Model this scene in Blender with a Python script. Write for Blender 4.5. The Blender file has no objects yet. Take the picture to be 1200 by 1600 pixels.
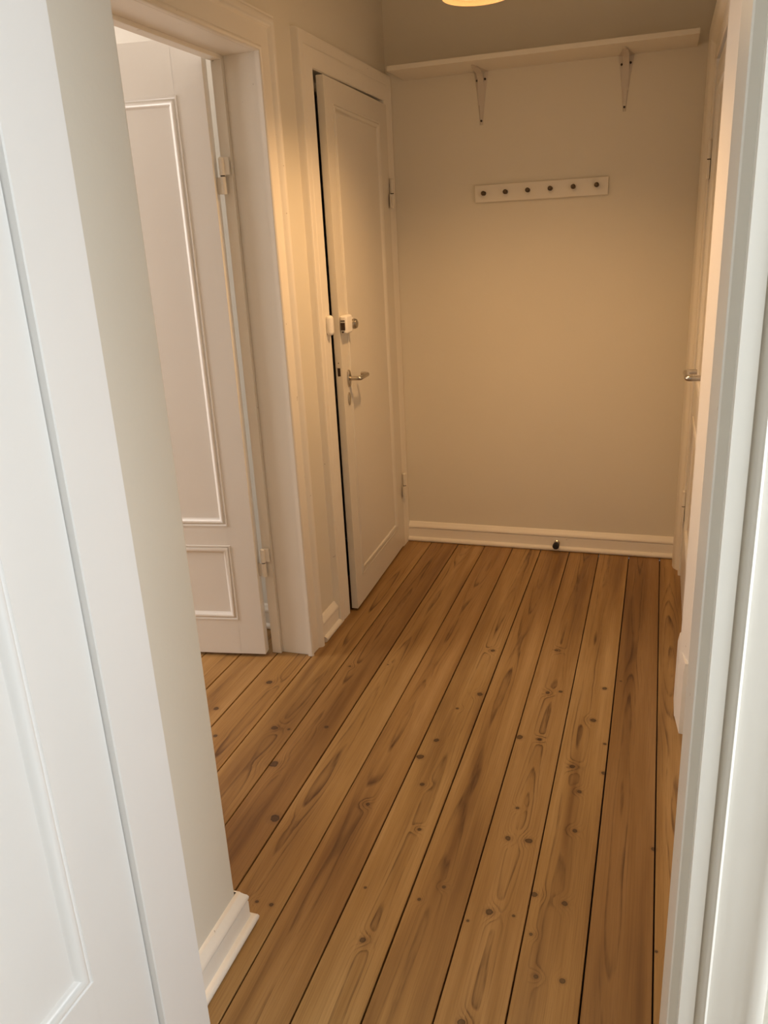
import bpy, bmesh, math, random
from mathutils import Vector, Matrix
C = bpy.context.scene.collection
S = bpy.context.scene
PI = math.pi

# ---------------------------------------------------------------- camera
H = 1.5
YAW, PITCH, ROLL, FPX = -0.335057, 0.327183, -0.052514, 1256.2
cd = bpy.data.cameras.new('camera'); cam = bpy.data.objects.new('camera', cd); C.objects.link(cam)
cy, sy, cp, sp = math.cos(YAW), math.sin(YAW), math.cos(PITCH), math.sin(PITCH)
d_ = Vector((sy*cp, cy*cp, -sp)); r0 = Vector((cy, -sy, 0)); u0 = r0.cross(d_)
r_ = r0*math.cos(ROLL) + u0*math.sin(ROLL); u_ = -r0*math.sin(ROLL) + u0*math.cos(ROLL)
mw = Matrix.Identity(4)
for i in range(3):
    mw[i][0] = r_[i]; mw[i][1] = u_[i]; mw[i][2] = -d_[i]
mw.translation = Vector((0, 0, H)); cam.matrix_world = mw
cd.sensor_fit = 'VERTICAL'; cd.sensor_height = 36; cd.sensor_width = 27; cd.lens = FPX/1600*36
cd.clip_start = 0.02
S.camera = cam

# ---------------------------------------------------------------- world, lights, exposure
w = bpy.data.worlds.new('world'); S.world = w; w.use_nodes = True
w.node_tree.nodes['Background'].inputs[0].default_value = (.75, .87, 1, 1)
w.node_tree.nodes['Background'].inputs[1].default_value = .6
S.view_settings.view_transform = 'Standard'; S.view_settings.look = 'None'
S.view_settings.exposure = 0; S.view_settings.gamma = 1; S.view_settings.use_curve_mapping = False
S.cycles.use_denoising = True
S.cycles.max_bounces = 10; S.cycles.diffuse_bounces = 6

def area(name, loc, target, sx, sy_, watts, col):
    l = bpy.data.lights.new(name, 'AREA'); l.shape = 'RECTANGLE'; l.size = sx; l.size_y = sy_
    l.energy = watts; l.color = col
    o = bpy.data.objects.new(name, l); C.objects.link(o); o.location = loc
    o.rotation_euler = (Vector(target)-Vector(loc)).to_track_quat('-Z', 'Z').to_euler()
    return o
# daylight standing in the window openings of the two neighbouring rooms
area('daylight_front_room', (1.47, .12, 1.4), (0, .12, 1.4), .9, 1.7, 73, (.88, .955, 1))
area('daylight_side_room', (-4.07, 1.38, 1.6), (0, 1.38, 1.6), 1.4, 1.3, 66, (1, .87, .78))
LAMP = (-.543, 2.6, 2.140)
LAMP_L = .42; LAMP_COL = (1, .565, .235); LAMP_W = 70

# ---------------------------------------------------------------- materials
def mat(name):
    m = bpy.data.materials.new(name); m.use_nodes = True
    nt = m.node_tree; b = nt.nodes['Principled BSDF']
    return m, nt, b
def nd(nt, t, **kw):
    n = nt.nodes.new(t)
    for k, v in kw.items(): setattr(n, k, v)
    return n
def mth(nt, op, a, b=None, c=None):
    n = nd(nt, 'ShaderNodeMath', operation=op)
    for i, v in enumerate((a, b, c)):
        if v is None: continue
        if isinstance(v, (int, float)): n.inputs[i].default_value = v
        else: nt.links.new(v, n.inputs[i])
    return n.outputs[0]
def noise(nt, vec, scale, detail=2, rough=.5):
    n = nd(nt, 'ShaderNodeTexNoise'); n.inputs['Scale'].default_value = scale
    n.inputs['Detail'].default_value = detail; n.inputs['Roughness'].default_value = rough
    if vec is not None: nt.links.new(vec, n.inputs['Vector'])
    return n.outputs['Fac']
def ramp(nt, fac, stops):
    r = nd(nt, 'ShaderNodeValToRGB'); e = r.color_ramp.elements
    while len(e) < len(stops): e.new(.5)
    for i, (p, c) in enumerate(stops):
        e[i].position = p; e[i].color = (*c, 1) if len(c) == 3 else c
    nt.links.new(fac, r.inputs[0]); return r.outputs[0]
def mix(nt, fac, a, b, mode='MIX'):
    n = nd(nt, 'ShaderNodeMix', data_type='RGBA', blend_type=mode)
    for i, v in ((0, fac), (6, a), (7, b)):
        if isinstance(v, (int, float)): n.inputs[i].default_value = v
        elif isinstance(v, tuple): n.inputs[i].default_value = (*v, 1)
        else: nt.links.new(v, n.inputs[i])
    return n.outputs[2]
def bump(nt, b, h, strength, dist):
    n = nd(nt, 'ShaderNodeBump'); n.inputs['Strength'].default_value = strength
    n.inputs['Distance'].default_value = dist
    nt.links.new(h, n.inputs['Height']); nt.links.new(n.outputs[0], b.inputs['Normal'])

def paint(name, col, rough, bscale, bdist, stretch=(1, 1, 1), var=.03, specks=False):
    m, nt, b = mat(name)
    g = nd(nt, 'ShaderNodeNewGeometry')
    mp = nd(nt, 'ShaderNodeMapping'); mp.inputs['Scale'].default_value = stretch
    nt.links.new(g.outputs['Position'], mp.inputs[0])
    n1 = noise(nt, g.outputs['Position'], 2.2, 3)
    c = ramp(nt, n1, [(.3, tuple(x*(1-var) for x in col)), (.7, col)])
    if specks:
        n2 = noise(nt, g.outputs['Position'], 55, 1)
        s = mth(nt, 'GREATER_THAN', n2, .80)
        c = mix(nt, mth(nt, 'MULTIPLY', s, .5), c, (.25, .2, .15))
    nt.links.new(c, b.inputs['Base Color'])
    b.inputs['Roughness'].default_value = rough
    n3 = noise(nt, mp.outputs[0], bscale, 3)
    bump(nt, b, n3, .5, bdist)
    return m
M_WALL = paint('wall_paint', (.735, .70, .61), .75, 90, .0006)
M_CEIL = paint('ceiling_paint', (.82, .81, .78), .85, 60, .0004)
M_TRIM = paint('trim_paint', (.84, .805, .735), .36, 30, .0016, (1, 1, .12), specks=True)
M_DOOR = paint('door_paint', (.83, .82, .80), .33, 26, .0010, (1, 1, .15))
M_ENTR = paint('entrance_door_paint', (.72, .685, .615), .38, 26, .0012, (1, 1, .15), .04)
M_BRACKET = paint('bracket_paint', (.60, .55, .49), .45, 60, .0004)
M_WHITE = paint('white_bounce_paint', (.84, .82, .77), .75, 90, .0006)  # neighbouring room walls made lighter to bounce more daylight
M_RACK = paint('rack_paint', (.77, .735, .66), .4, 40, .0005)

def plain(name, col, rough, metal=0, nscale=300, var=.12):
    m, nt, b = mat(name)
    g = nd(nt, 'ShaderNodeNewGeometry')
    n1 = noise(nt, g.outputs['Position'], nscale, 2)
    nt.links.new(ramp(nt, n1, [(.3, tuple(x*(1-var) for x in col)), (.7, col)]), b.inputs['Base Color'])
    b.inputs['Roughness'].default_value = rough; b.inputs['Metallic'].default_value = metal
    return m
M_NICKEL = plain('satin_nickel', (.52, .48, .42), .28, 1)
M_BRONZE = plain('dark_bronze', (.11, .08, .05), .4, .8)
M_SCREW = plain('dark_screw', (.04, .03, .025), .5, .4)
M_RUBBER = plain('black_rubber', (.012, .012, .016), .55)
M_DARK = plain('dark_slot', (.05, .03, .018), .6, .2)
M_PLASTIC = plain('white_plastic', (.86, .84, .80), .3, 0, 200, .03)
M_SUB = plain('dark_subfloor', (.02, .012, .008), .9)
M_SHADE = plain('lamp_enamel', (.55, .38, .24), .5)
M_CORD = plain('lamp_cord', (.8, .78, .74), .5)

def emit(name, col, s):
    m, nt, b = mat(name)
    b.inputs['Base Color'].default_value = (.35, .3, .26, 1)
    b.inputs['Emission Color'].default_value = (*col, 1); b.inputs['Emission Strength'].default_value = s
    return m
M_GLOW = emit('lamp_diffuser_glow', (1, .60, .36), LAMP_L)

# knots where they lie on the floor (metres) with their radii
KNOTS = [
    (-1.268,2.280,0.0130), (-1.123,2.020,0.0120), (-1.073,2.025,0.0060), (-1.041,1.843,0.0160), (-0.958,2.066,0.0080), (-0.931,1.622,0.0150), (-0.844,1.341,0.0050), (-0.806,1.341,0.0060), (-0.591,2.084,0.0090), (-0.618,1.989,0.0120), (-0.576,1.866,0.0080), (-0.513,2.379,0.0110), (-0.342,2.163,0.0110), (-0.292,2.443,0.0080), (-0.250,2.461,0.0070), (-0.297,2.749,0.0090), (-0.281,2.167,0.0070), (-0.107,2.515,0.0090), (-0.130,2.312,0.0100), (-0.086,2.191,0.0060), (-0.170,2.055,0.0090), (-0.080,2.046,0.0080), (-0.139,1.945,0.0070), (-0.135,1.783,0.0070), (-0.300,1.710,0.0090), (-0.246,1.715,0.0100), (-0.533,1.682,0.0060), (-0.605,1.452,0.0040), (-0.468,1.451,0.0050), (-0.559,1.304,0.0080), (-0.300,1.458,0.0100), (-0.342,1.420,0.0040), (-0.243,1.462,0.0040), (-0.206,1.539,0.0080), (-0.134,1.529,0.0080), (-0.197,1.421,0.0050), (-0.171,1.314,0.0060), (-0.116,1.318,0.0070), (-0.299,1.166,0.0090), (-0.569,2.275,0.0060), (-0.295,1.834,0.0060), (-0.420,1.504,0.0050), (-0.700,1.742,0.0070), (-1.372,2.078,0.0100), (-1.293,1.932,0.0080), (-0.530,2.692,0.0090), (0.071,1.447,0.0040), (0.061,1.767,0.0070), (-0.057,2.578,0.0040), (-1.022,2.454,0.0060), (-0.887,2.501,0.0040)]
def pine():
    m, nt, b = mat('oiled_pine_boards')
    L = nt.links
    g = nd(nt, 'ShaderNodeNewGeometry')
    tc = nd(nt, 'ShaderNodeTexCoord')
    oi = nd(nt, 'ShaderNodeObjectInfo')
    seed = mth(nt, 'MULTIPLY', oi.outputs['Random'], 40.0)
    seed2 = mth(nt, 'FRACT', mth(nt, 'MULTIPLY', oi.outputs['Random'], 17.31))
    seed3 = mth(nt, 'FRACT', mth(nt, 'MULTIPLY', oi.outputs['Random'], 53.77))
    sx = nd(nt, 'ShaderNodeSeparateXYZ'); L.new(tc.outputs['Object'], sx.inputs[0])
    x, y = sx.outputs[0], sx.outputs[1]
    def vec(a, b_, c_):
        n = nd(nt, 'ShaderNodeCombineXYZ')
        for i, v in enumerate((a, b_, c_)):
            if isinstance(v, (int, float)): n.inputs[i].default_value = v
            else: L.new(v, n.inputs[i])
        return n.outputs[0]
    # distance to the nearest knot, in knot radii
    wob = noise(nt, g.outputs['Position'], 60, 2)
    D = None
    for kx, ky, kr in KNOTS:
        v = nd(nt, 'ShaderNodeVectorMath', operation='DISTANCE'); L.new(g.outputs['Position'], v.inputs[0])
        kr *= .92
        v.inputs[1].default_value = (kx, ky, 0)
        q = mth(nt, 'MULTIPLY', v.outputs['Value'], 1/kr)
        D = q if D is None else mth(nt, 'MINIMUM', D, q)
    D = mth(nt, 'ADD', D, mth(nt, 'MULTIPLY', mth(nt, 'SUBTRACT', wob, .5), .9))
    near = mth(nt, 'POWER', 2.718, mth(nt, 'MULTIPLY', mth(nt, 'MULTIPLY', D, D), -.10))
    # growth rings of a log cut lengthwise
    n_low = noise(nt, vec(mth(nt, 'MULTIPLY', x, 3), mth(nt, 'MULTIPLY', y, .62), seed), 1.0, 2, .55)
    n_mid = noise(nt, vec(mth(nt, 'MULTIPLY', x, 16), mth(nt, 'MULTIPLY', y, 1.35), seed), 1.0, 3, .55)
    cx = mth(nt, 'MULTIPLY', mth(nt, 'SUBTRACT', seed2, .5), .06)
    dx = mth(nt, 'SUBTRACT', x, cx)
    dx = mth(nt, 'ADD', dx, mth(nt, 'MULTIPLY', mth(nt, 'SUBTRACT', n_mid, .5), .020))
    depth = mth(nt, 'ADD', mth(nt, 'MULTIPLY_ADD', seed3, .03, .012), mth(nt, 'MULTIPLY', n_low, .075))
    depth = mth(nt, 'ADD', depth, mth(nt, 'MULTIPLY', n_mid, .008))
    rr = mth(nt, 'SQRT', mth(nt, 'ADD', mth(nt, 'MULTIPLY', dx, dx), mth(nt, 'MULTIPLY', depth, depth)))
    rr = mth(nt, 'ADD', rr, mth(nt, 'MULTIPLY', near, .010))
    fr = mth(nt, 'FRACT', mth(nt, 'MULTIPLY', rr, 230))
    late = ramp(nt, fr, [(0, (0, 0, 0)), (.55, (.12,)*3), (.86, (1, 1, 1)), (1, (0, 0, 0))])
    patch = noise(nt, vec(mth(nt, 'MULTIPLY', x, 26), mth(nt, 'MULTIPLY', y, 2.0), mth(nt, 'ADD', seed, 9)), 1.0, 3, .6)
    brk = noise(nt, vec(mth(nt, 'MULTIPLY', x, 150), mth(nt, 'MULTIPLY', y, 14), mth(nt, 'ADD', seed, 5)), 1.0, 2, .6)
    patch = mth(nt, 'ADD', mth(nt, 'MULTIPLY', patch, .72), mth(nt, 'MULTIPLY', brk, .28))
    patch = ramp(nt, patch, [(.40, (.08,)*3), (.60, (1, 1, 1))])
    centre = ramp(nt, mth(nt, 'MULTIPLY', mth(nt, 'ABSOLUTE', dx), 10), [(0, (1, 1, 1)), (.14, (.9,)*3), (.32, (.22,)*3), (.8, (.14,)*3)])
    lw = mth(nt, 'MULTIPLY', mth(nt, 'MULTIPLY', late, patch), centre)
    # fine pores
    fib = noise(nt, vec(mth(nt, 'MULTIPLY', x, 460), mth(nt, 'MULTIPLY', y, 6), seed), 1.0, 3, .6)
    broad = noise(nt, vec(mth(nt, 'MULTIPLY', x, 16), mth(nt, 'MULTIPLY', y, .8), mth(nt, 'ADD', seed, 3)), 1.0, 3, .55)
    base = ramp(nt, broad, [(.28, (.205, .104, .030)), (.5, (.375, .222, .076)), (.72, (.49, .315, .132))])
    tint = ramp(nt, seed3, [(0, (.90, .86, .82)), (.5, (1, 1, 1)), (1, (.97, .90, .84))])
    base = mix(nt, 1.0, base, tint, 'MULTIPLY')
    ta = nd(nt, 'ShaderNodeAttribute', attribute_type='OBJECT', attribute_name='tone')
    base = mix(nt, ta.outputs['Fac'], base, mix(nt, 1.0, base, (.68, .60, .55), 'MULTIPLY'))
    base = mix(nt, mth(nt, 'MULTIPLY', ramp(nt, fib, [(.45, (0, 0, 0)), (.75, (1, 1, 1))]), .36), base, (.14, .062, .018))
    col = mix(nt, mth(nt, 'MULTIPLY', lw, 1.0), base, (.070, .026, .006))
    halo = ramp(nt, mth(nt, 'MULTIPLY', D, .2), [(.14, (1, 1, 1)), (.42, (0, 0, 0))])
    col = mix(nt, mth(nt, 'MULTIPLY', halo, .45), col, (.13, .06, .022))
    kn = ramp(nt, mth(nt, 'MULTIPLY', D, .5), [(.0, (.75,)*3), (.28, (.7,)*3), (.42, (1, 1, 1)), (.52, (0, 0, 0))])
    col = mix(nt, kn, col, (.034, .013, .004))
    L.new(col, b.inputs['Base Color'])
    b.inputs['Roughness'].default_value = .46
    L.new(ramp(nt, patch, [(0, (.40,)*3), (1, (.52,)*3)]), b.inputs['Roughness'])
    bump(nt, b, mth(nt, 'ADD', mth(nt, 'MULTIPLY', lw, -1), mth(nt, 'MULTIPLY', fib, .4)), .35, .0006)
    return m
M_PINE = pine()

# ---------------------------------------------------------------- helpers
WL = {}
def new(): return bmesh.new()
def box(bm, a, b, bev=0, fn=None, seg=2):
    x0, y0, z0 = a; x1, y1, z1 = b
    t = bmesh.new()
    vs = [t.verts.new(p) for p in ((x0,y0,z0),(x1,y0,z0),(x1,y1,z0),(x0,y1,z0),(x0,y0,z1),(x1,y0,z1),(x1,y1,z1),(x0,y1,z1))]
    for f in ((3,2,1,0),(4,5,6,7),(0,1,5,4),(1,2,6,5),(2,3,7,6),(3,0,4,7)): t.faces.new([vs[i] for i in f])
    if bev: bmesh.ops.bevel(t, geom=t.edges[:], offset=bev, segments=seg, profile=.5, affect='EDGES')
    join(bm, t, fn)
def join(bm, t, fn=None):
    m = {v: bm.verts.new(fn(*v.co) if fn else v.co) for v in t.verts}
    for f in t.faces:
        try: bm.faces.new([m[v] for v in f.verts])
        except ValueError: pass
    t.free()
def sweep(bm, prof, frames, closed=False, caps=True, closed_prof=False):
    rows = [[bm.verts.new(f(u, v)) for u, v in prof] for f in frames]
    n = len(rows); k = len(prof)
    for i in range(n if closed else n-1):
        a, b = rows[i], rows[(i+1) % n]
        for j in range(k if closed_prof else k-1):
            bm.faces.new((a[j], a[(j+1) % k], b[(j+1) % k], b[j]))
    if caps and not closed:
        bm.faces.new(rows[0]); bm.faces.new(rows[-1][::-1])
def tube(bm, pts, rad, n=12, caps=True):
    pts = [Vector(p) for p in pts]; rings = []
    rads = rad if isinstance(rad, (list, tuple)) else [rad]*len(pts)
    up = None
    for i, p in enumerate(pts):
        t = (pts[min(i+1, len(pts)-1)]-pts[max(i-1, 0)]).normalized()
        if up is None:
            up = Vector((0, 0, 1)) if abs(t.z) < .9 else Vector((1, 0, 0))
        a = t.cross(up).normalized(); up = a.cross(t).normalized()
        rings.append([bm.verts.new(p+(a*math.cos(2*PI*j/n)+up*math.sin(2*PI*j/n))*rads[i]) for j in range(n)])
    for a, b in zip(rings, rings[1:]):
        for j in range(n): bm.faces.new((a[j], a[(j+1) % n], b[(j+1) % n], b[j]))
    if caps: bm.faces.new(rings[0][::-1]); bm.faces.new(rings[-1])
def lathe(bm, prof, fn, n=20):
    """prof: (radius, height) ; fn(x, y, h) places it"""
    rings = []
    for r, h in prof:
        if r < 1e-6: rings.append([bm.verts.new(fn(0, 0, h))])
        else: rings.append([bm.verts.new(fn(r*math.cos(2*PI*j/n), r*math.sin(2*PI*j/n), h)) for j in range(n)])
    for a, b in zip(rings, rings[1:]):
        for j in range(n):
            A = [a[j % len(a)], a[(j+1) % len(a)]] if len(a) > 1 else [a[0]]
            B = [b[(j+1) % len(b)], b[j % len(b)]] if len(b) > 1 else [b[0]]
            if len(A)+len(B) > 2: bm.faces.new(A+B)
def round_path(pts, r, n=5):
    pts = [Vector(p) for p in pts]; out = [pts[0]]
    for a, b, c in zip(pts, pts[1:], pts[2:]):
        p = b+(a-b).normalized()*r; q = b+(c-b).normalized()*r
        for i in range(n+1):
            t = i/n; out.append(p*(1-t)**2+b*2*t*(1-t)+q*t*t)
    return out+[pts[-1]]
def tag(o, label=None, cat=None, group=None, kind=None):
    for k, v in (('label', label), ('category', cat), ('group', group), ('kind', kind)):
        if v: o[k] = v
    return o
def obj(name, bm, m, parent=None, label=None, angle=35, base=None):
    bmesh.ops.recalc_face_normals(bm, faces=bm.faces[:])
    if base is None:
        xs = [v.co.x for v in bm.verts]; ys = [v.co.y for v in bm.verts]; zs = [v.co.z for v in bm.verts]
        base = Vector(((min(xs)+max(xs))/2, (min(ys)+max(ys))/2, min(zs)))
    base = Vector(base)
    for v in bm.verts: v.co -= base
    me = bpy.data.meshes.new(name); bm.to_mesh(me); bm.free()
    for p in me.polygons: p.use_smooth = True
    me.set_sharp_from_angle(angle=math.radians(angle))
    me.materials.append(m)
    o = bpy.data.objects.new(name, me); C.objects.link(o); WL[o] = base
    wn = o.modifiers.new('weighted_normal', 'WEIGHTED_NORMAL'); wn.keep_sharp = True; wn.weight = 100
    link(o, parent, base)
    if label: o['label'] = label
    return o
def link(o, parent, base):
    WL[o] = Vector(base)
    if parent: o.parent = parent; o.location = Vector(base)-WL[parent]
    else: o.location = base
def thing(name, loc, label=None, cat=None, group=None, kind=None):
    o = bpy.data.objects.new(name, None); C.objects.link(o); o.location = loc; o.empty_display_size = .1
    WL[o] = Vector(loc); return tag(o, label, cat, group, kind)
def copy_to(o, parent, delta):
    c = o.copy(); C.objects.link(c); c.parent = parent
    link(c, parent, WL[o]+Vector(delta)); return c

# ---------------------------------------------------------------- dimensions
XL, XR, YB = -1.205, .165, 3.78          # hall: left wall, right wall, back wall
XN = -.845                               # near wall piece on the left
YF0, YF1 = .855, 1.0                     # wall with the doorway the view comes through
JL, JR = -.77, .061                      # its door stops
CEIL = 2.75
T = .145                                 # wall thickness
LY0, LY1, LH = 1.60, 2.505, 2.06         # left doorway
EY0, EY1, EH = 2.885, 3.70, 2.065         # entrance doorway
RY0, RY1, RH = 2.515, 3.56, 2.065        # right doorway
SY = 2.69                                # far wall of the side room

# ---------------------------------------------------------------- structure: walls
def wallobj(name, boxes, m=None):
    bm = new()
    for a, b in boxes: box(bm, a, b)
    return tag(obj(name, bm, m or (M_WHITE if 'room' in name else M_WALL), angle=30), kind='structure')
wallobj('wall_back', [((XL-T, YB, -.02), (XR+T, YB+.12, CEIL))])
wallobj('wall_left', [((XL-T, 1.26, -.02), (XL, LY0, CEIL)), ((XL-T, LY0, LH), (XL, LY1, CEIL)),
                      ((XL-T, LY1, -.02), (XL, EY0-.02, CEIL)), ((XL-T, EY0-.02, EH+.02), (XL, EY1+.02, CEIL)),
                      ((XL-T, EY1+.02, -.02), (XL, YB, CEIL))])
bm = new(); box(bm, (XL-T, YF0, -.02), (XN, 1.26, CEIL), .012, seg=4)
tag(obj('wall_near_left', bm, M_WALL, angle=60), kind='structure')
wallobj('wall_right', [((XR, YF1, -.02), (XR+T, RY0-.02, CEIL)), ((XR, RY0-.02, RH+.02), (XR+T, RY1+.02, CEIL)),
                       ((XR, RY1+.02, -.02), (XR+T, YB, CEIL))])
wallobj('wall_front', [((XN, YF0, -.02), (JL-.064, YF1, CEIL)), ((JR+.03, YF0, -.02), (1.4, YF1, CEIL)),
                       ((JL-.03, YF0, LH+.03), (JR+.03, YF1, CEIL))])
# front room (the one the view comes from)
wallobj('wall_front_room_rear', [((-1.2, -3.0, -.02), (1.52, -2.88, CEIL))])
wallobj('wall_front_room_left', [((-1.22, -2.88, -.02), (-1.10, YF0, CEIL))])
wallobj('wall_front_room_right', [((1.40, -2.88, -.02), (1.52, -.34, CEIL)), ((1.40, .58, -.02), (1.52, YF1, CEIL)),
                                  ((1.40, -.34, -.02), (1.52, .58, .53)), ((1.40, -.34, 2.27), (1.52, .58, CEIL))])
# unseen walls added behind the entrance door to keep outside light out
wallobj('stairwell_light_block', [((-2.45, SY+.1, -.02), (-2.35, YB+.12, CEIL)), ((-2.35, YB-.02, -.02), (XL-T, YB+.12, CEIL))])
# side room
wallobj('wall_side_room_far', [((-4.12, SY, -.02), (XL-T, SY+.1, CEIL))])
wallobj('wall_side_room_near', [((-4.12, -1.6, -.02), (-1.22, -1.5, CEIL))])
wallobj('wall_side_room_left', [((-4.12, -1.5, -.02), (-4.0, .66, CEIL)), ((-4.12, 2.10, -.02), (-4.0, SY, CEIL)),
                                ((-4.12, .66, -.02), (-4.0, 2.10, .93)), ((-4.12, .66, 2.27), (-4.0, 2.10, CEIL))])
bm = new(); box(bm, (-4.12, -3.0, CEIL), (1.52, YB+.12, CEIL+.1))
tag(obj('ceiling', bm, M_CEIL), kind='structure')

# ---------------------------------------------------------------- floor of pine boards
bm = new(); box(bm, (-4.12, -3.0, -.06), (1.52, YB, -.024))
floor = tag(obj('floor', bm, M_SUB, base=(0, 0, 0)), kind='structure')
random.seed(4)
BW = .1398; BX = .0655
def board(x0, x1, y0, y1, gap, tone=0):
    bm = new(); box(bm, (x0+gap/2, y0, -.024), (x1-gap/2, y1, random.uniform(-.0006, .0004)), .0012, seg=1)
    o = obj('floor_board', bm, M_PINE, floor, base=((x0+x1)/2, 0, 0)); o['tone'] = float(tone); return o
GAPS = {1: .0035, 0: .0055, -1: .0032}
for k in range(-30, 11):
    x0 = BX+BW*(k-1); x1 = x0+BW
    g = random.choice((.0030, .0040, .0046, .0038)); tone = {0: .75, -5: .3, -7: .45, -2: .15}.get(k, random.uniform(0, .2))
    if k == 1: x1 = min(x1, XR)
    if k <= -9:      # side room and its doorway
        y0, y1 = (-1.5, SY)
        if x1 > XL-T+.01: y0 = 1.26; y1 = SY if x0 < XL-T else YB-.012
        if x0 < -1.22 < x1 and y0 < 0: y0 = 1.26
        board(x0, x1, y0, y1, g)
    elif k <= 1:     # the hall and on through the doorway into the front room
        board(x0, x1, -2.88 if x1 > XN else 1.262, YB-.012, g, tone)
    elif x1 < 1.41:  # rest of the front room
        board(x0, x1, -2.88, YF0, g)

# ---------------------------------------------------------------- baseboards
BASE = [(0, 0), (.026, 0), (.031, .004), (.033, .011), (.031, .018), (.026, .022), (.019, .024), (.018, .028), (.018, .066),
        (.015, .069), (.019, .072), (.020, .078), (.017, .085), (.012, .091), (.008, .097), (.006, .101), (0, .103)]
def baseboard(name, frames):
    bm = new(); sweep(bm, BASE, frames)
    return tag(obj(name, bm, M_TRIM, angle=50), kind='structure')
baseboard('baseboard_back', [lambda u, v: (XL+.028, YB-u, v), lambda u, v: (XR-.032, YB-u, v)])
baseboard('baseboard_left', [lambda u, v: (XL+u, LY1+.105, v), lambda u, v: (XL+u, EY0-.112, v)])
baseboard('baseboard_near_left', [lambda u, v: (XN+u, YF1+.001, v), lambda u, v: (XN+u, 1.26+u, v), lambda u, v: (XL+.01, 1.26+u, v)])
baseboard('baseboard_right', [lambda u, v: (XR-u, YF1+.01, v), lambda u, v: (XR-u, 1.85, v)])
baseboard('baseboard_side_room', [lambda u, v: (-3.99, SY-u, v), lambda u, v: (XL-T-.001, SY-u, v)])

# ---------------------------------------------------------------- casings
CAS = [(0, 0), (0, .014), (.003, .019), (.008, .021), (.013, .019), (.016, .014), (.020, .013), (.070, .015), (.074, .019),
       (.080, .027), (.088, .030), (.096, .029), (.101, .025), (.104, .022), (.110, .022), (.112, .018), (.112, 0)]
CAS_FLAT = [(0, 0), (0, .022), (.004, .026), (.060, .026), (.066, .023), (.072, .026), (.098, .028), (.106, .026), (.110, .018), (.112, 0)]
CAS_R = [(0, 0), (0, .018), (.004, .022), (.060, .022), (.070, .032), (.085, .042), (.112, .046), (.120, .044), (.160, .036), (.206, .026), (.212, .020), (.212, 0)]
def casing(name, prof, X, sgn, y0, y1, h, parent):
    fr = [lambda u, v: (X+sgn*v, y0-u, 0), lambda u, v: (X+sgn*v, y0-u, h+u), lambda u, v: (X+sgn*v, y1+u, h+u), lambda u, v: (X+sgn*v, y1+u, 0)]
    bm = new(); sweep(bm, prof, fr); return obj(name, bm, M_TRIM, parent, angle=40)

# panel moulding: u goes into the panel, v out of the leaf
MOULD = [(-.007, 0), (-.006, .003), (-.002, .003), (-.0005, 0), (.002, -.001), (.005, .003), (.010, .005), (.016, .002), (.021, -.005), (.024, -.008)]
def leaf(parent, org, ds, dt, width, height, thick, panels, m, z0=.008, name='leaf', proud=.008):
    """org: hinge corner of the visible face at floor; ds along the leaf, dt out of its visible face"""
    ds = Vector(ds).normalized(); dt = Vector(dt).normalized(); org = Vector(org)
    P = lambda s, t, z: org+ds*s+dt*t+Vector((0, 0, z))
    bm = new()
    s0 = panels[0][0]; s1 = panels[0][1]
    e = .0015
    box(bm, (0, -thick, z0), (s0, 0, height), e, P); box(bm, (s1, -thick, z0), (width, 0, height), e, P)
    zs = [z0]+[q for p in panels for q in (p[2], p[3])]+[height]
    for i in range(0, len(zs), 2): box(bm, (s0-.003, -thick+.0005, zs[i]), (s1+.003, 0, zs[i+1]), .0004, P)
    lf = obj(name, bm, m, parent)
    for (a, b, c, d) in panels:
        bm = new(); box(bm, (a-.002, -thick+.009, c-.002), (b+.002, -proud, d+.002), 0, P); obj('panel', bm, m, lf)
        bm = new()
        sweep(bm, MOULD, [lambda u, v: P(a+u, v, c+u), lambda u, v: P(b-u, v, c+u), lambda u, v: P(b-u, v, d-u), lambda u, v: P(a+u, v, d-u)], closed=True)
        obj('panel_moulding', bm, m, lf, angle=50)
    return lf, P
def hinge(parent, P, z, s=-.006, t=.004, h=.105, r=.0085, m=None):
    """lift-off barrel hinge: two barrels with a flap each"""
    m = m or M_TRIM
    hg = None
    bm = new()
    tube(bm, [P(s, t, z-h/2), P(s, t, z-.003)], r, 12)
    box(bm, (s, t-.004, z-h/2), (s+.028, t-.001, z-.004), .0008, P)
    hg = obj('hinge', bm, m, parent)
    bm = new()
    tube(bm, [P(s, t, z+.001), P(s, t, z+h/2-.004), P(s, t, z+h/2)], [r, r, r*.6], 12)
    box(bm, (s-.024, t-.004, z+.002), (s, t-.001, z+h/2), .0008, P)
    obj('hinge_barrel', bm, m, hg)
    bm = new(); tube(bm, [P(s, t, z-.003), P(s, t, z+.001)], r*.8, 10); obj('hinge_pin', bm, M_SCREW, hg)
    return hg
def lever(lf, P, s, z, dirs, length=.125, out=.052, ret=.034, rad=.0085, name='lever_handle'):
    bm = new(); path = round_path([P(s, .004, z), P(s, out, z), P(s+dirs*length, out, z), P(s+dirs*length, out-ret, z)], .014)
    tube(bm, path, rad, 14); h = obj(name, bm, M_NICKEL, lf, 'satin metal lever handle', angle=60)
    return h
def oval(lf, P, s, z, a, b, th, m, name):
    bm = new()
    lathe(bm, [(1, 0), (1, th*.7), (.9, th), (0, th)], lambda x, y, hh: P(s+x*a, hh, z+y*b), 24)
    return obj(name, bm, m, lf)

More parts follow.
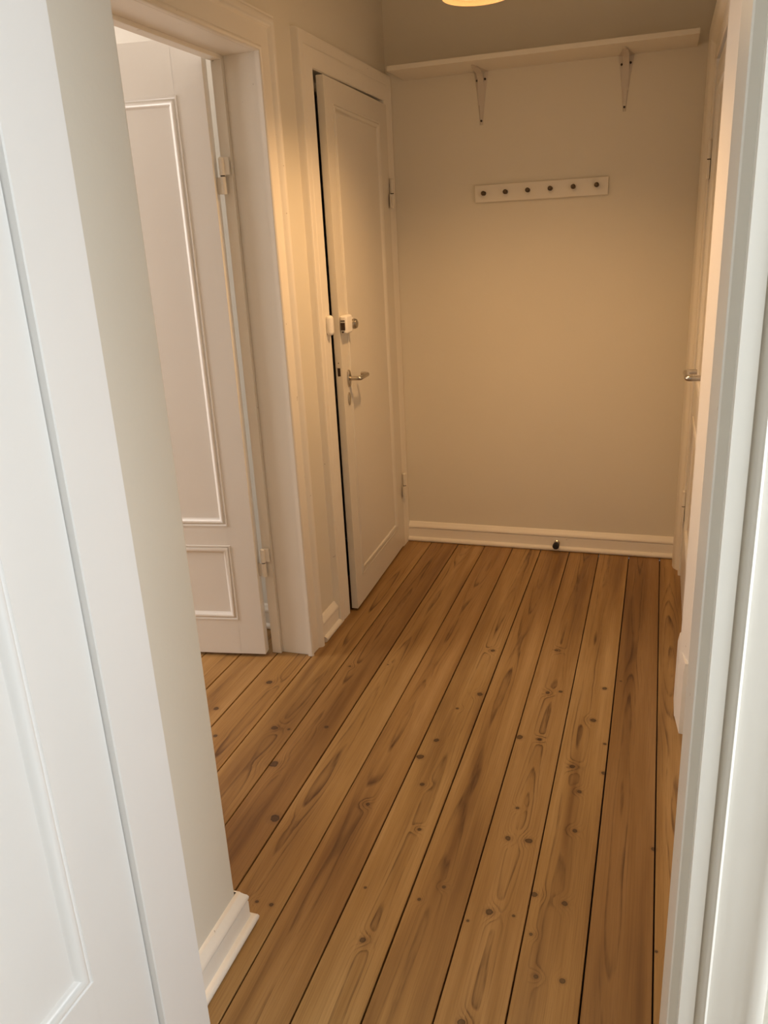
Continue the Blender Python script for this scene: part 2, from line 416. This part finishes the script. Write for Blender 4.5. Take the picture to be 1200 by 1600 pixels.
# ---- door_1: the doorway the view comes through, leaf swung open on the left
d1 = thing('door_1', (-.36, YF0, 0), kind='structure')
def jamb(name, stop_x, reb_x, back_x, parent, ys=.875, m=None):
    bm = new(); lo, hi = sorted((reb_x, back_x))
    e = .002
    # lining with a rebate for the leaf, plan outline swept upwards
    pl = [(back_x, YF1), (stop_x+(e if back_x > stop_x else -e), YF1), (stop_x, YF1-e), (stop_x, ys+e), (stop_x+(e if back_x > stop_x else -e), ys), (reb_x, ys), (reb_x, YF0-.026), (back_x, YF0-.026)]
    sweep(bm, pl, [lambda u, v: (u, v, 0), lambda u, v: (u, v, LH+.03)], closed_prof=True)
    return obj(name, bm, m or M_TRIM, parent)
jamb('jamb', JL, JL-.060, JL-.064, d1, m=M_DOOR)
jamb('jamb', JR, JR+.012, JR+.03, d1, .852)
bm = new(); box(bm, (JL-.012, .875, LH), (JR+.012, YF1, LH+.03), .001); box(bm, (JL-.012, YF0-.02, LH+.014), (JR+.012, .875, LH+.03), .001)
obj('head_jamb', bm, M_TRIM, d1)
# room-side architrave: right leg, head, left leg in one mitred piece
ARC = [(0, 0), (0, .012), (.002, .016), (.013, .017), (.015, .021), (.022, .025), (.0245, .030), (.0255, .0325), (.0268, .033), (.0282, .0315),
       (.030, .027), (.040, .027), (.062, .029), (.072, .034), (.082, .036), (.090, .033), (.093, .028), (.095, 0)]
xa, xb = JR+.015, JL-.062
bm = new(); sweep(bm, ARC, [lambda u, v: (xa+u, YF0-v, 0), lambda u, v: (xa+u, YF0-v, LH+.016+u), lambda u, v: (xb-u, YF0-v, LH+.016+u), lambda u, v: (xb-u, YF0-v, 0)])
obj('architrave', bm, M_TRIM, d1, angle=50)
lf, P = leaf(d1, (JL-.013, .8735, 0), (-.012, -1, 0), (1, -.012, 0), .82, LH-.002, .042, [(.128, .70, .425, 1.95)], M_DOOR)
for z in (.3, 1.75): hinge(lf, P, z, s=-.004, t=-.050)

# ---- door_2: the doorway on the left, leaf standing open in the side room
d2 = thing('door_2', (XL, (LY0+LY1)/2, 0), kind='structure')
casing('casing', CAS, XL, 1, LY0, LY1-.013, LH-.004, d2)
def lining(parent, X0, X1, y0, y1, h, th=.014, name='jamb'):
    for a, b in ((y0, y0+th), (y1-th, y1)):
        bm = new(); box(bm, (X0, a, 0), (X1, b, h), .001); obj(name, bm, M_TRIM, parent)
    bm = new(); box(bm, (X0, y0+th, h-th), (X1, y1-th, h), .001); obj('head_jamb', bm, M_TRIM, parent)
# reveal lining is the wall's own white board
lining(d2, XL-.112, XL-.001, LY0-.001, LY1+.011, LH+.010)
# frame on the room side, a little proud of the reveal
bm = new()
box(bm, (XL-T-.004, LY1-.018, 0), (XL-.112, LY1+.03, LH+.01), .002); box(bm, (XL-T-.004, LY0-.03, 0), (XL-.112, LY0+.018, LH+.01), .002)
box(bm, (XL-T-.004, LY0+.018, LH-.016), (XL-.112, LY1-.018, LH+.01), .002)
obj('door_frame', bm, M_TRIM, d2)
lf, P = leaf(d2, (XL-T-.012, 2.447, 0), (-.988, -.155, 0), (.155, -.988, 0), 0.86, 2.105, .040, [(.100, .76, .162, .452), (.100, .76, .540, 1.945)], M_DOOR, z0=.012)
for z in (.385, 1.715): hinge(lf, P, z, s=-.022, t=-.020, h=.11, r=.009)

# ---- door_3: the entrance door, slightly ajar, with its locks
d3 = thing('door_3', (XL, (EY0+EY1)/2, 0), kind='structure')
casing('casing', CAS_FLAT, XL, 1, EY0, EY1-.03, EH, d3)
bm = new()
box(bm, (XL-T, EY0-.02, 0), (XL+.001, EY0, EH+.02)); box(bm, (XL-T, EY1, 0), (XL+.001, EY1+.02, EH+.02)); box(bm, (XL-T, EY0, EH), (XL+.001, EY1, EH+.02))
box(bm, (XL-.11, EY0, 0), (XL-.07, EY0+.03, EH)); box(bm, (XL-.11, EY1-.02, 0), (XL-.07, EY1, EH)); box(bm, (XL-.11, EY0, EH-.03), (XL-.07, EY1, EH))
obj('door_frame', bm, M_TRIM, d3)
th = math.radians(1.9)
XE = XL+.027
lf, P = leaf(d3, (XE, EY1-.010, 0), (math.sin(th), -math.cos(th), 0), (math.cos(th), math.sin(th), 0), .783, 2.050, .028, [(.125, .694, .140, 1.965)], M_ENTR, z0=.010, proud=.006)
for z in (.325, 1.69): hinge(d3, P, z, s=.004, t=.012, h=.125, r=.0095, m=M_ENTR)
SH = .716
oval(lf, P, SH+.004, .985, .016, .034, .008, M_NICKEL, 'handle_rose')
lever(lf, P, SH+.004, .985, -1, .104, .050, .030)
oval(lf, P, SH+.012, .905, .013, .026, .005, M_NICKEL, 'keyhole_cover')
# rim lock: rounded white case, dark works at its open end, thumb turn
bm = new(); box(bm, (SH-.004, .000, 1.163), (SH+.066, .030, 1.232), .009, P, 3); rl = obj('rim_lock', bm, M_PLASTIC, lf, 'white rim lock case')
bm = new(); box(bm, (SH+.0645, .005, 1.178), (SH+.0685, .022, 1.206), .001, P)
box(bm, (SH+.0645, .005, 1.211), (SH+.0685, .022, 1.215), .0008, P); box(bm, (SH+.0645, .008, 1.168), (SH+.0685, .016, 1.174), .0008, P)
obj('lock_works', bm, M_DARK, lf)
bm = new(); lathe(bm, [(.026, 0), (.026, .020), (.022, .026), (0, .027)], lambda x, y, h: P(SH-.016+x, h, 1.194+y), 24); obj('turn_rose', bm, M_PLASTIC, lf)
bm = new(); lathe(bm, [(.019, .026), (.020, .034), (.017, .042), (.008, .046), (0, .047)], lambda x, y, h: P(SH-.017+x, h, 1.194+y), 24); obj('thumb_turn', bm, M_NICKEL, lf)
# mortise and latch plate in the leaf edge
bm = new(); box(bm, (.7825, -.020, 1.003), (.7842, -.008, 1.035), .0005, P); obj('mortise_hole', bm, M_DARK, lf)
bm = new(); box(bm, (.7825, -.016, 1.052), (.7838, -.012, 1.056), .0003, P); obj('screw_hole', bm, M_DARK, lf)
bm = new(); box(bm, (.783, -.025, .94), (.7836, -.003, 1.085), .0002, P); obj('latch_plate', bm, M_ENTR, lf)
# lock keeper on the casing
bm = new(); box(bm, (XL+.024, EY0-.048, 1.166), (XL+.050, EY0-.016, 1.240), .0125, seg=4); obj('lock_keeper', bm, M_PLASTIC, d3, 'white rounded lock keeper on the casing')

# ---- door_4: door on the right wall, closed
d4 = thing('door_4', (XR, (RY0+RY1)/2, 0), kind='structure')
casing('casing', CAS_R, XR, -1, RY0, RY1, RH, d4)
bm = new(); sweep(bm, [(XR, RY0-.002), (XR-.045, RY0-.004), (XR-.049, RY0-.010), (XR-.049, RY0-.115), (XR-.047, RY0-.122), (XR-.036, RY0-.214), (XR, RY0-.216)], [lambda u, v: (u, v, 0), lambda u, v: (u, v, .215), lambda u, v: (XR+(u-XR)*.90, v, .245)], closed_prof=True); obj('plinth_block', bm, M_TRIM, d4)
bm = new()
box(bm, (XR-.001, RY0-.02, 0), (XR+T, RY0, RH+.02)); box(bm, (XR-.001, RY1, 0), (XR+T, RY1+.02, RH+.02)); box(bm, (XR-.001, RY0, RH), (XR+T, RY1, RH+.02))
obj('door_frame', bm, M_TRIM, d4)
lf, P = leaf(d4, (XR-.012, RY1-.006, 0), (0, -1, 0), (-1, 0, 0), RY1-RY0-.012, 2.050, .040, [(.12, .91, .25, .75), (.12, .91, .9, 1.95)], M_DOOR)
for z in (.335, 1.725): hinge(d4, P, z, s=.010, t=.008, h=.14, r=.0085)
oval(lf, P, .905, 1.045, .016, .034, .008, M_NICKEL, 'handle_rose')
lever(lf, P, .905, 1.045, -1, .12, .062, .034)

# ---------------------------------------------------------------- shelf on two brackets
ZS = 2.150; SD = .245
sh = thing('wall_shelf', (-.516, YB, ZS), 'long white board shelf high on the back wall, held by two metal brackets', 'shelf')
bm = new(); box(bm, (-1.119, YB-SD, ZS), (.083, YB-.001, ZS+.020), .003); obj('shelf_board', bm, M_RACK, sh)
def bracket(x):
    bm = new(); n = 8
    # wall leg, tapering downwards, slightly dished
    for (p0, p1) in (('w', 0), ('s', 0)):
        rows = []
        for i in range(n+1):
            t = i/n; hw = .025*(1-t)**1.3+.006
            L = .205 if p0 == 'w' else .170
            for off in (0, .003):
                pass
            ring = []
            for uu, oo in ((-hw, .0002), (-hw*.55, .004), (hw*.55, .004), (hw, .0002)):
                if p0 == 'w': ring.append(bm.verts.new((x+uu, YB-.0006-oo, ZS-.001-L*t)))
                else: ring.append(bm.verts.new((x+uu, YB-.001-L*t, ZS-.0006-oo)))
            rows.append(ring)
        for a, b in zip(rows, rows[1:]):
            for j in range(3): bm.faces.new((a[j], a[j+1], b[j+1], b[j]))
            bm.faces.new((a[3], a[0], b[0], b[3]))
        bm.faces.new(rows[0]); bm.faces.new(rows[-1][::-1])
    o = obj('shelf_bracket', bm, M_BRACKET, sh, angle=30)
    # concave stiffening web in the corner
    bm = new(); hw = .0125
    cur = [(.004, .004)]+[(.004+.135*(1-i/8)**2.6, .004+.125*(i/8)**2.6) for i in range(9)]
    for a in (0,):
        v0 = [bm.verts.new((x-hw*(1 if k else 1), YB-q, ZS-r)) for k, (q, r) in enumerate(cur)]
        v1 = [bm.verts.new((x+hw, YB-q, ZS-r)) for q, r in cur]
        bm.faces.new(v0); bm.faces.new(v1[::-1])
        for i in range(len(cur)):
            j = (i+1) % len(cur); bm.faces.new((v0[i], v0[j], v1[j], v1[i]))
    obj('bracket_web', bm, M_BRACKET, o, angle=50)
    for dx, dz in ((-.0175, -.034), (.0175, -.030), (0, -.190)):
        bm = new(); lathe(bm, [(.0045, .003), (.0045, .0085), (.002, .0100), (0, .0100)], lambda a, b, h: (x+dx+a, YB-h, ZS+dz+b), 10)
        obj('screw', bm, M_SCREW, o)
bracket(-.776); bracket(-.184)

# ---------------------------------------------------------------- coat rack
cr = thing('coat_rack', (-.520, YB, 1.63), 'white board coat rack with six dark knobs on the back wall below the shelf', 'coat rack')
bm = new(); box(bm, (-.806, YB-.018, 1.630), (-.235, YB-.001, 1.7015), .0025); obj('rack_board', bm, M_RACK, cr)
k0 = None
for i in range(6):
    x = -.764+i*(.4825/5)
    if k0 is None:
        bm = new(); lathe(bm, [(.009, .018), (.009, .020), (.0045, .022), (.0042, .032), (.0075, .036), (.0100, .042), (.0097, .046), (.0065, .050), (0, .0512)], lambda a, b, h: (x+a, YB-h, 1.667+b), 18)
        k0 = obj('coat_knob', bm, M_BRONZE, cr, angle=40); x00 = x
        bm = new(); lathe(bm, [(.0028, .0505), (.0028, .0525), (0, .053)], lambda a, b, h: (x+a, YB-h, 1.667+b), 10); k1 = obj('knob_screw', bm, M_BRONZE, k0)
    else:
        c = copy_to(k0, cr, (x-x00, 0, .0007*i)); c2 = k1.copy(); C.objects.link(c2); c2.parent = c

# ---------------------------------------------------------------- door stop on the back baseboard
ds_ = thing('door_stop', (-.417, YB-.018, .042), 'small black rubber tipped door stop sticking out of the back baseboard', 'door stop')
DX, DZ = -.417, .040
f = lambda a, b, h: (DX+a, YB-.018-h, DZ+b)
bm = new(); lathe(bm, [(.0145, 0), (.0145, .004), (.011, .007), (.0105, .030)], f, 20); obj('stem', bm, M_NICKEL, ds_)
bm = new(); lathe(bm, [(.0105, .028), (.0150, .030), (.0158, .038), (.0158, .050), (.0125, .056), (0, .058)], f, 20); obj('rubber_tip', bm, M_RUBBER, ds_)

# ---------------------------------------------------------------- pendant lamp
lx, ly, lz = LAMP
pl = thing('pendant_lamp', (lx, ly, CEIL), 'warm pendant lamp hanging from the hall ceiling, only its glowing rim in view', 'lamp')
f = lambda a, b, h: (lx+a, ly+b, lz+h)
bm = new(); lathe(bm, [(.098, .0), (.1, -.001), (.102, .001), (.100, .05), (.088, .09), (.06, .13), (.03, .15), (.02, .18), (0, .181)], f, 40)
lathe(bm, [(.098, 0), (.096, .05), (.084, .088), (.056, .126), (0, .14)], f, 40); obj('lamp_shade', bm, M_SHADE, pl, angle=60)
bm = new(); lathe(bm, [(.090, .016), (.090, .012), (0, .012)], f, 40); obj('diffuser', bm, M_GLOW, pl)
bm = new(); tube(bm, [(lx, ly, lz+.18), (lx, ly, CEIL-.03)], .003, 8); obj('cord', bm, M_CORD, pl)
bm = new(); lathe(bm, [(0, -.05), (.02, -.048), (.05, -.012), (.052, 0), (0, 0)], lambda a, b, h: (lx+a, ly+b, CEIL+h), 24); obj('ceiling_cup', bm, M_CORD, pl)
sl = bpy.data.lights.new('lamp_light', 'SPOT'); sl.energy = LAMP_W; sl.color = LAMP_COL
sl.use_nodes = True     # the lamp gives less light straight down than to the sides
nt = sl.node_tree; gi = nd(nt, 'ShaderNodeNewGeometry'); sx = nd(nt, 'ShaderNodeSeparateXYZ'); nt.links.new(gi.outputs['Incoming'], sx.inputs[0])
mr = nd(nt, 'ShaderNodeMapRange', interpolation_type='SMOOTHSTEP'); nt.links.new(mth(nt, 'ABSOLUTE', sx.outputs[2]), mr.inputs[0])
for i, v in ((1, .85), (2, .985), (3, 1.0), (4, .36)): mr.inputs[i].default_value = v
nt.links.new(mr.outputs[0], nt.nodes['Emission'].inputs['Strength'])
sl.spot_size = math.radians(146); sl.spot_blend = .8; sl.shadow_soft_size = .05
gl = bpy.data.lights.new('lamp_fill', 'POINT'); gl.energy = LAMP_W*.032; gl.color = LAMP_COL; gl.shadow_soft_size = .07  # fill light added below the shade to lift the upper walls
go = bpy.data.objects.new('lamp_fill', gl); C.objects.link(go); go.parent = pl; go.location = Vector((lx, ly, lz-.08))-WL[pl]
so = bpy.data.objects.new('lamp_light', sl); C.objects.link(so); so.parent = pl; so.location = Vector((lx, ly, lz+.002))-WL[pl]
